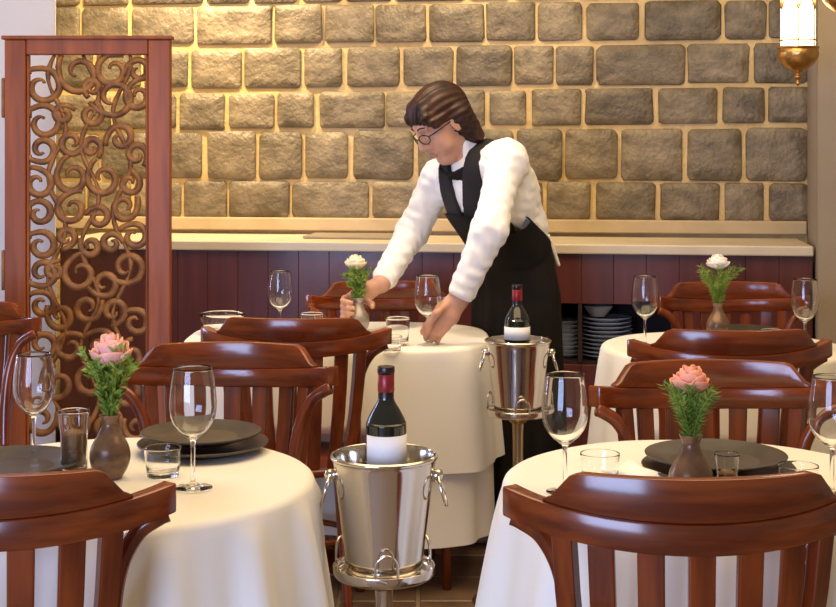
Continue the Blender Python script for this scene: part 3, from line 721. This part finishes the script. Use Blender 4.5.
lantern(798, 86, 5.0, 'lit brass hanging lantern hung in front of the stone wall', True)
lantern(843, 28, 4.75, 'lit brass hanging lantern hung beside the plaster pillar, higher up', True)

# ------------------------------------------------------------------ waitress (implicit surfaces meshed with surface nets)
def V3(*a): return np.array(a, float)
def nrm(a): a = np.array(a, float); return a/np.linalg.norm(a)
class Blob:
    def __init__(self): self.p = []
    def add(self, fn, c, R, k=.02, op='u'): self.p.append((fn, np.array(c, float), R, k, op)); return self
    def cap(self, a, b, r0, r1, k=.02, op='u'):
        a, b = np.array(a, float), np.array(b, float); ab = b-a; L2 = max(ab@ab, 1e-9)
        def fn(P):
            t = np.clip(((P-a)@ab)/L2, 0, 1); return np.linalg.norm(P-a-t[:, None]*ab, axis=1)-(r0+(r1-r0)*t)
        return self.add(fn, (a+b)/2, math.sqrt(L2)/2+max(r0, r1), k, op)
    def chain(self, pts, rad, k=.01):
        for i in range(len(pts)-1): self.cap(pts[i], pts[i+1], rad[i], rad[i+1], k)
        return self
    def ell(self, c, axes, r, k=.02, op='u'):
        c = np.array(c, float); Ax = np.array(axes, float); r = np.array(r, float)
        def fn(P):
            q = (P-c)@Ax.T; k0 = np.linalg.norm(q/r, axis=1); k1 = np.linalg.norm(q/(r*r), axis=1)
            return np.where(k1 > 1e-9, k0*(k0-1)/np.maximum(k1, 1e-9), -r.min())
        return self.add(fn, c, r.max(), k, op)
    def __call__(self, P):
        d = np.full(len(P), .3)
        for fn, c, R, k, op in self.p:
            m = np.max(np.abs(P-c), axis=1) < R+.09
            if not m.any(): continue
            q = fn(P[m]); a = d[m]
            if op == 'u': h = np.clip(k-np.abs(a-q), 0, None)/k; d[m] = np.minimum(a, q)-h*h*k*.25
            else:
                q = -q; h = np.clip(k-np.abs(a-q), 0, None)/k; d[m] = np.maximum(a, q)+h*h*k*.25
        return d
def nets(fn, lo, hi, h):
    B = 8; lo = np.array(lo, float); n = (np.ceil((np.array(hi)-lo)/h/B).astype(int))*B+1
    val = np.full(n, 1.0, np.float32); nbk = (n-1)//B
    I = np.stack(np.meshgrid(*[np.arange(q) for q in nbk], indexing='ij'), -1).reshape(-1, 3)
    cen = lo+(I*B+B/2)*h; dc = fn(cen)
    lim = B*h*.87*1.35+.004
    for i in I[dc < -lim]: val[i[0]*B:i[0]*B+B+1, i[1]*B:i[1]*B+B+1, i[2]*B:i[2]*B+B+1] = -1
    near = I[np.abs(dc) <= lim]
    loc = np.stack(np.meshgrid(*[np.arange(B+1)]*3, indexing='ij'), -1).reshape(-1, 3)
    for s in range(0, len(near), 400):
        ch = near[s:s+400]; idx = (ch[:, None, :]*B+loc[None]).reshape(-1, 3)
        val[idx[:, 0], idx[:, 1], idx[:, 2]] = fn(lo+idx*h)
    ins = val < 0
    c = np.zeros(n-1, np.int8)
    for a in (0, 1):
        for b in (0, 1):
            for e in (0, 1): c += ins[a:n[0]-1+a, b:n[1]-1+b, e:n[2]-1+e]
    act = np.argwhere((c > 0) & (c < 8)); vid = np.full(n-1, -1, np.int64); vid[act[:, 0], act[:, 1], act[:, 2]] = np.arange(len(act))
    acc = np.zeros((len(act), 3)); cnt = np.zeros(len(act))
    cor = [(a, b, e) for a in (0, 1) for b in (0, 1) for e in (0, 1)]
    for p in cor:
        for ax in range(3):
            if p[ax] == 1: continue
            q = list(p); q[ax] = 1
            A = act+np.array(p); Bq = act+np.array(q)
            va_ = val[A[:, 0], A[:, 1], A[:, 2]]; vb_ = val[Bq[:, 0], Bq[:, 1], Bq[:, 2]]
            m = (va_ < 0) != (vb_ < 0); t = np.where(m, va_/np.where(m, va_-vb_, 1), 0)
            pt = A.astype(float); pt[:, ax] += t; acc[m] += pt[m]; cnt[m] += 1
    verts = lo+acc/cnt[:, None]*h
    F_ = []
    for ax in range(3):
        s0 = [slice(0, -1)]*3; s1 = [slice(0, -1)]*3
        s0[ax] = slice(0, n[ax]-1); s1[ax] = slice(1, n[ax])
        o1, o2 = [(1, 2), (2, 0), (0, 1)][ax]
        s0[o1] = s1[o1] = slice(1, n[o1]-1); s0[o2] = s1[o2] = slice(1, n[o2]-1)
        a, b = ins[tuple(s0)], ins[tuple(s1)]
        E = np.argwhere(a != b); flip = a[E[:, 0], E[:, 1], E[:, 2]]
        base = E.copy(); base[:, o1] += 1; base[:, o2] += 1
        def g(d1, d2):
            q = base.copy(); q[:, o1] += d1; q[:, o2] += d2; return vid[q[:, 0], q[:, 1], q[:, 2]]
        quad = np.stack([g(-1, -1), g(0, -1), g(0, 0), g(-1, 0)], 1)
        quad[~flip] = quad[~flip][:, ::-1]; F_.append(quad)
    Fq = np.concatenate(F_); Fq = Fq[(Fq >= 0).all(1)]
    return verts, Fq
def blob_mesh(name, fn, lo, hi, h, smooth=2):
    v, f = nets(fn, lo, hi, h)
    me = bpy.data.meshes.new(name); me.from_pydata(v.tolist(), [], f.tolist()); me.update()
    if smooth:
        bm = bmesh.new(); bm.from_mesh(me)
        for _ in range(smooth): bmesh.ops.smooth_vert(bm, verts=bm.verts, factor=.4, use_axis_x=True, use_axis_y=True, use_axis_z=True)
        bm.to_mesh(me); bm.free()
    return me

fb = nrm((-.75, -.66, 0)); lb = nrm((.66, -.75, 0))
C1, C2, C3 = V3(.235, 4.69, 1.205), V3(.303, 4.775, 1.07), V3(.335, 4.86, .95)
NB = V3(.18, 4.67, 1.335)
A_ = nrm(NB-C2); fT = np.cross(lb, A_); TX = np.array([lb, fT, A_])
LS, LE, LW = V3(.285, 4.535, 1.325), V3(.222, 4.36, 1.105), V3(.128, 4.37, .897)
RS, RE, RW = V3(.075, 4.80, 1.265), V3(-.02, 4.88, 1.075), V3(-.122, 4.705, .912)
HC = V3(.077, 4.60, 1.45)
pit = math.radians(37); hh = nrm((-.9, -.44, 0)); hf = np.array([hh[0]*math.cos(pit), hh[1]*math.cos(pit), -math.sin(pit)])
hl = nrm(np.cross((0, 0, 1), hf)); hu = np.cross(hf, hl); HX = np.array([hf, hl, hu])
def H(f, l, u): return HC+hf*f+hl*l+hu*u
body = Blob()
# torso and legs
body.ell(C1, TX, (.155, .10, .165), .04).ell(C2, TX, (.125, .092, .14), .06)
body.ell(C3, np.array([lb, fb, (0, 0, 1)]), (.130, .095, .12), .06)
body.cap(NB-A_*.03, C1, .075, .10, .05).cap(LS, RS, .055, .055, .05)
for sg in (1, -1):
    hp = C3+lb*(.068*sg)-V3(0, 0, .05); kn = hp+fb*.03+V3(0, 0, -.41)+lb*.005*sg; an = kn-fb*.035+V3(0, 0, -.40)
    an[2] = .085
    body.chain([hp, kn, an], [.072, .052, .04], .03)
    body.chain([an-fb*.02-V3(0, 0, .04), an+fb*.09-V3(0, 0, .05), an+fb*.15-V3(0, 0, .057)], [.036, .033, .024], .02)
# arms
body.chain([LS, LE, LW], [.05, .040, .027], .02).chain([RS, RE, RW], [.05, .040, .027], .02)
# neck and head
body.cap(H(-.035, 0, -.06), NB, .050, .058, .03)
body.ell(H(-.012, 0, .035), HX, (.096, .074, .086), .02).ell(H(.022, 0, -.035), HX, (.066, .056, .082), .03)
body.cap(H(.062, -.012, -.104), H(.062, .012, -.104), .019, .019, .03)
for sg in (1, -1):
    body.cap(H(.055, .038*sg, -.03), H(.05, .04*sg, -.05), .022, .022, .03)            # cheek
    body.cap(H(.082, .018*sg, .032), H(.072, .044*sg, .030), .010, .009, .015)         # brow ridge
    body.ell(H(.100, .031*sg, .008), HX, (.020, .018, .014), .014, 's')                # eye socket
    body.ell(H(.071, .031*sg, .006), HX, (.0135, .0145, .0125), .004)                  # lid
    body.cap(H(.096, .010*sg, -.034), H(.088, .013*sg, -.036), .0075, .007, .006)      # nostril wing
    body.ell(H(-.008, .077*sg, -.008), HX, (.018, .008, .031), .008)                   # ear
    body.ell(H(-.004, .087*sg, -.006), HX, (.010, .006, .018), .005, 's')
body.cap(H(.085, 0, .020), H(.108, 0, -.026), .0085, .0115, .012)                      # nose
body.cap(H(.082, -.018, -.061), H(.082, .018, -.061), .0075, .0075, .008).cap(H(.088, -.006, -.060), H(.088, .006, -.060), .0065, .0065, .006)
body.cap(H(.080, -.015, -.073), H(.080, .015, -.073), .0078, .0078, .008)
body.cap(H(.096, -.022, -.0668), H(.096, .022, -.0668), .0025, .0025, .004, 's')
# right hand round the vase
VC = V3(VD[0], VD[1], 0)
def ring(deg, r, z): a = math.radians(deg); return V3(VC[0]+r*math.cos(a), VC[1]+r*math.sin(a), z)
pc = ring(98, .062, .868)
body.chain([RW, RW*.4+pc*.6, pc], [.027, .025, .022], .02)
body.chain([RW*.5+pc*.5, ring(132, .056, .862)], [.022, .017], .02).chain([RW*.5+pc*.5, ring(128, .056, .833)], [.02, .015], .02)
for i, (z, e) in enumerate(((.868, 0), (.850, 8), (.832, 4), (.815, -12))):
    body.chain([ring(118, .056, z+.002), ring(150, .054, z), ring(188, .050, z-.004), ring(222+e, .0475, z-.006), ring(246+e, .0465, z-.007)], [.0105, .0095, .0088, .0082, .0072], .005)
body.chain([RW*.6+pc*.4+V3(.004, -.01, -.005), ring(62, .058, .858), ring(28, .052, .848), ring(-2, .0475, .843)], [.014, .0115, .0098, .008], .006)
# left hand reaching down to the glass stem
GX, GY = at(428, onY(346))[:2]
ac = nrm((.76, 0, -.65)); dn = nrm((-.62, 0, -.78))
palm = V3(.092, 4.358, .853)
for off in (-.024, -.008, .009, .024):
    body.chain([LW+ac*off*.5, palm+ac*off, palm+dn*.034+ac*off*1.05], [.020, .0155, .0115], .014)
for i, off in enumerate((-.027, -.009, .010, .027)):
    k0_ = palm+dn*.036+ac*off*1.0; L = (.034, .038, .035, .028)[i]
    p1 = k0_+dn*L+V3(-.004, -.003, -.002); p2 = p1+nrm((-.35, .45, -.8))*L*.72; p3 = p2+nrm((-.1, .9, -.45))*L*.5
    body.chain([k0_, p1, p2, p3], [.0105, .0092, .0084, .0072], .005)
body.chain([LW*.5+palm*.5-ac*.016, V3(.057, 4.322, .856), V3(.036, 4.330, .822), V3(GX+.005, GY-.0125, .803)], [.0145, .0125, .0100, .008], .008)
bm_ = blob_mesh('person', body, (-.36, 4.20, -.01), (.62, 5.15, 1.60), .004, 1)
bm_.materials.append(M['skin']); bm_.materials.append(M['lip'])
base = Vector((C3[0], C3[1], 0))
mi = []
for p in bm_.polygons:
    q = np.array(p.center)-HC; f_, l_, u_ = q@hf, q@hl, q@hu
    mi.append(1 if (f_ > .072 and abs(l_) < .026 and -.083 < u_ < -.053 and abs(u_+.067) < .0145*(1-(l_/.027)**2)+.001) else 0)
bm_.polygons.foreach_set('material_index', mi)
TR = Matrix.Translation(-base)
bm_.transform(TR)
person = link('person', bm_, None); person.location = base
tag(person, 'person in white shirt, bow tie and black apron leaning over the table to set it', 'person')
def wear(name, me, m, parent=None):
    me.transform(TR); return link(name, me, m, parent or person)
# shirt
shirt = Blob()
shirt.ell(C1, TX, (.168, .113, .172), .04).ell(C2, TX, (.138, .104, .15), .06).ell(C2-fT*.03+A_*.03, TX, (.132, .09, .12), .05)
shirt.cap(NB-A_*.03, C1, .082, .112, .05).cap(LS, RS, .058, .058, .05)
shirt.cap((.298, 4.68, 1.275), (.335, 4.76, 1.11), .066, .085, .05)
shirt.cap(LS, (.318, 4.68, 1.225), .056, .075, .06)
shirt.cap(NB-A_*.01, NB*.35+H(-.035, 0, -.06)*.65-hu*.012, .070, .060, .015)
shirt.chain([LS, LE*.97+LS*.03, LW+(LE-LW)*.12], [.056, .054, .043], .03).chain([RS, RE, RW+(RE-RW)*.12], [.062, .053, .043], .03)
shirt.chain([LW+(LE-LW)*.16, LW+(LE-LW)*.03], [.040, .038], .006).chain([RW+(RE-RW)*.16, RW+(RE-RW)*.03], [.038, .036], .006)
dL, dR = nrm(LW-LE), nrm(RW-RE); nh = nrm(H(-.035, 0, -.06)-NB)
WN = nrm((.45, .30, 1))
def shirt_fn(P):
    d = shirt(P)
    sL = (P-LE)@dL; sR = (P-RE)@dR
    d += .0016*np.sin(P@np.array((90, 50, 120.))+1.8*np.sin(P@np.array((25., 60, -30))))+.0016*np.sin(P@np.array((-80., 110, 60))+2*np.sin(P@np.array((50., -20, 35))))
    d = np.where(np.linalg.norm((P-C2)[:, :2], axis=1) < .22, np.maximum(d, -.004-(P-C2)@WN), d)
    lw, rw = np.linalg.norm(P-LW, axis=1), np.linalg.norm(P-RW, axis=1)
    d = np.where(lw < .12, np.maximum(d, (P-LW)@dL+.004), d)
    d = np.where(rw < .12, np.maximum(d, (P-RW)@dR+.004), d)
    return np.maximum(d, .955-P[:, 2]) if False else d
wear('shirt', blob_mesh('shirt', shirt_fn, (-.22, 4.25, .84), (.48, 5.02, 1.46), .005, 1), 'shirt')
# waistcoat front
tor = Blob().ell(C1, TX, (.168, .113, .172), .04).ell(C2, TX, (.140, .106, .15), .06).cap(NB-A_*.03, C1, .082, .112, .05).cap(LS*.7+RS*.3, RS*.7+LS*.3, .066, .066, .05)
def vest_fn(P):
    q = P-C1; l_, f_, a_ = q@lb, q@fT, q@A_
    d = tor(P)-.012
    d = np.maximum(d, .045-.06*np.clip((a_+.05)/.1, 0, 2)-f_)
    d = np.maximum(d, np.abs(l_)-(.128-.26*np.clip(a_+.02, 0, .13)-.25*np.clip(-.05-a_, 0, .2)))
    vw = np.where(a_ > -.05, (a_+.05)*.17, -(-.05-a_))
    d = np.maximum(d, (vw-np.abs(l_))*.9)
    d = np.maximum(d, -.20-a_)
    return np.maximum(d, a_-.20)
wear('waistcoat', blob_mesh('waistcoat', vest_fn, (-.05, 4.40, .95), (.48, 5.0, 1.46), .004, 2), 'vest')
# apron and trousers
def apron_fn(P):
    t = np.clip((1.10-P[:, 2])/.98, 0, 1); c0, c1 = V3(.312, 4.80, 0), V3(.338, 4.862, 0)
    tt = np.clip(t*4, 0, 1)[:, None]; q = P-(c0+(c1-c0)*tt); q[:, 2] = 0
    l_, f_ = q@lb, q@fb; th = np.arctan2(l_, f_)
    rl = .147+.018*np.clip(t*4, 0, 1)+.030*t; rf = .116+.012*np.clip(t*4, 0, 1)+.025*t
    fold = (.012*np.sin(9*th+3*t)+.006*np.sin(17*th))*t
    d = (np.sqrt((l_/rl)**2+(f_/rf)**2)-1)*np.minimum(rl, rf)-fold
    d = np.minimum(d*.85, tor(P)-.020)
    return np.maximum(np.maximum(d, (P-C2)@WN-.034), .10-P[:, 2])
wear('apron', blob_mesh('apron', apron_fn, (.05, 4.58, .06), (.62, 5.16, 1.12), .008, 1), 'black')
for sg in (1, -1):
    hp = C3+lb*(.085*sg); an = hp+V3(0, 0, 0)-fb*.005; an[2] = .085
    sh = Blob().chain([an-fb*.03-V3(0, 0, .045), an+fb*.09-V3(0, 0, .05), an+fb*.155-V3(0, 0, .055)], [.043, .040, .030], .02)
    wear('shoe', blob_mesh('shoe', lambda P: np.maximum(sh(P), .001-P[:, 2]), tuple(an-.25), tuple(an+.25), .006, 1), 'black_gloss')
# bow tie
bt0 = NB+fT*.108-A_*.004+lb*(.0)
def bow(P):
    q = P-bt0; l_, f_, a_ = q@lb, q@fT, q@A_
    wing = np.maximum(np.abs(l_)-.060, np.maximum(np.abs(a_)-(.009+.30*np.abs(l_)), np.abs(f_+.25*np.abs(l_))-.012))
    return np.minimum(wing, np.linalg.norm(q, axis=1)-.014)
wear('bow_tie', blob_mesh('bow_tie', bow, tuple(bt0-.09), tuple(bt0+.09), .003, 2), 'black')
# hair
hair = Blob()
hair.ell(H(-.016, 0, .040), HX, (.105, .083, .090), .02).ell(H(-.050, 0, -.032), HX, (.052, .080, .086), .04)
for sg in (1, -1): hair.cap(H(-.045, .070*sg, .0), H(-.052, .068*sg, -.095), .032, .022, .03)
hair.ell(H(.125, 0, -.055), HX, (.105, .14, .112), .012, 's').ell(H(.045, .088, -.03), HX, (.047, .045, .075), .01, 's').ell(H(.045, -.088, -.05), HX, (.040, .045, .075), .01, 's')
for sg in (1, -1): hair.chain([H(.045, .03*sg, .098), H(.064, .058*sg, .062), H(.050, .072*sg, .032), H(.020, .078*sg, .030)], [.014, .013, .011, .010], .02)
def hair_fn(P):
    q = P-HC; th = np.arctan2(q@hl, q@hu)
    return hair(P)+.002*np.sin(th*26+(q@hf)*40)
wear('hair', blob_mesh('hair', hair_fn, tuple(HC-.22), tuple(HC+.2), .004, 1), 'hair')
for sg in (1, -1):
    me = tube_mesh('eyebrow', catmull([H(.0915, .014*sg, .034), H(.089, .030*sg, .040), H(.076, .048*sg, .034)], 5), [.0025]*5+[.002]*6, 6); wear('eyebrow', me, 'hair')
    me = lathe_mesh('eye', [(0, -.008), (.006, -.006), (.008, 0), (.006, .006), (0, .008)], 14)
    me.transform(Matrix.Translation(Vector(H(.0795, .031*sg, .003)))); wear('eye', me, 'eye')
# glasses
gl = wear('glasses', tube_mesh('glasses', [H(.103, -.010, .006), H(.110, 0, .009), H(.103, .010, .006)], .0018, 6), 'black_gloss')
for sg in (1, -1):
    me = tube_mesh('glasses_rim', [H(.104-.012*(abs(.034+.022*math.cos(a))/.05)**2, sg*(.034+.024*math.cos(a)), .002+.017*math.sin(a)) for a in np.linspace(0, 2*PI, 25)], .0019, 6, caps=False); wear('rim', me, 'black_gloss', gl)
    wear('temple', tube_mesh('glasses_temple', [H(.090, .058*sg, .008), H(.05, .076*sg, .008), H(-.005, .080*sg, .006)], .0018, 6), 'black_gloss', gl)
wear('apron_string', tube_mesh('apron_string', catmull([(.452, 4.87, 1.065), (.474, 4.88, 1.008), (.492, 4.89, .955)], 6), .004, 6, 1.6), 'shirt')
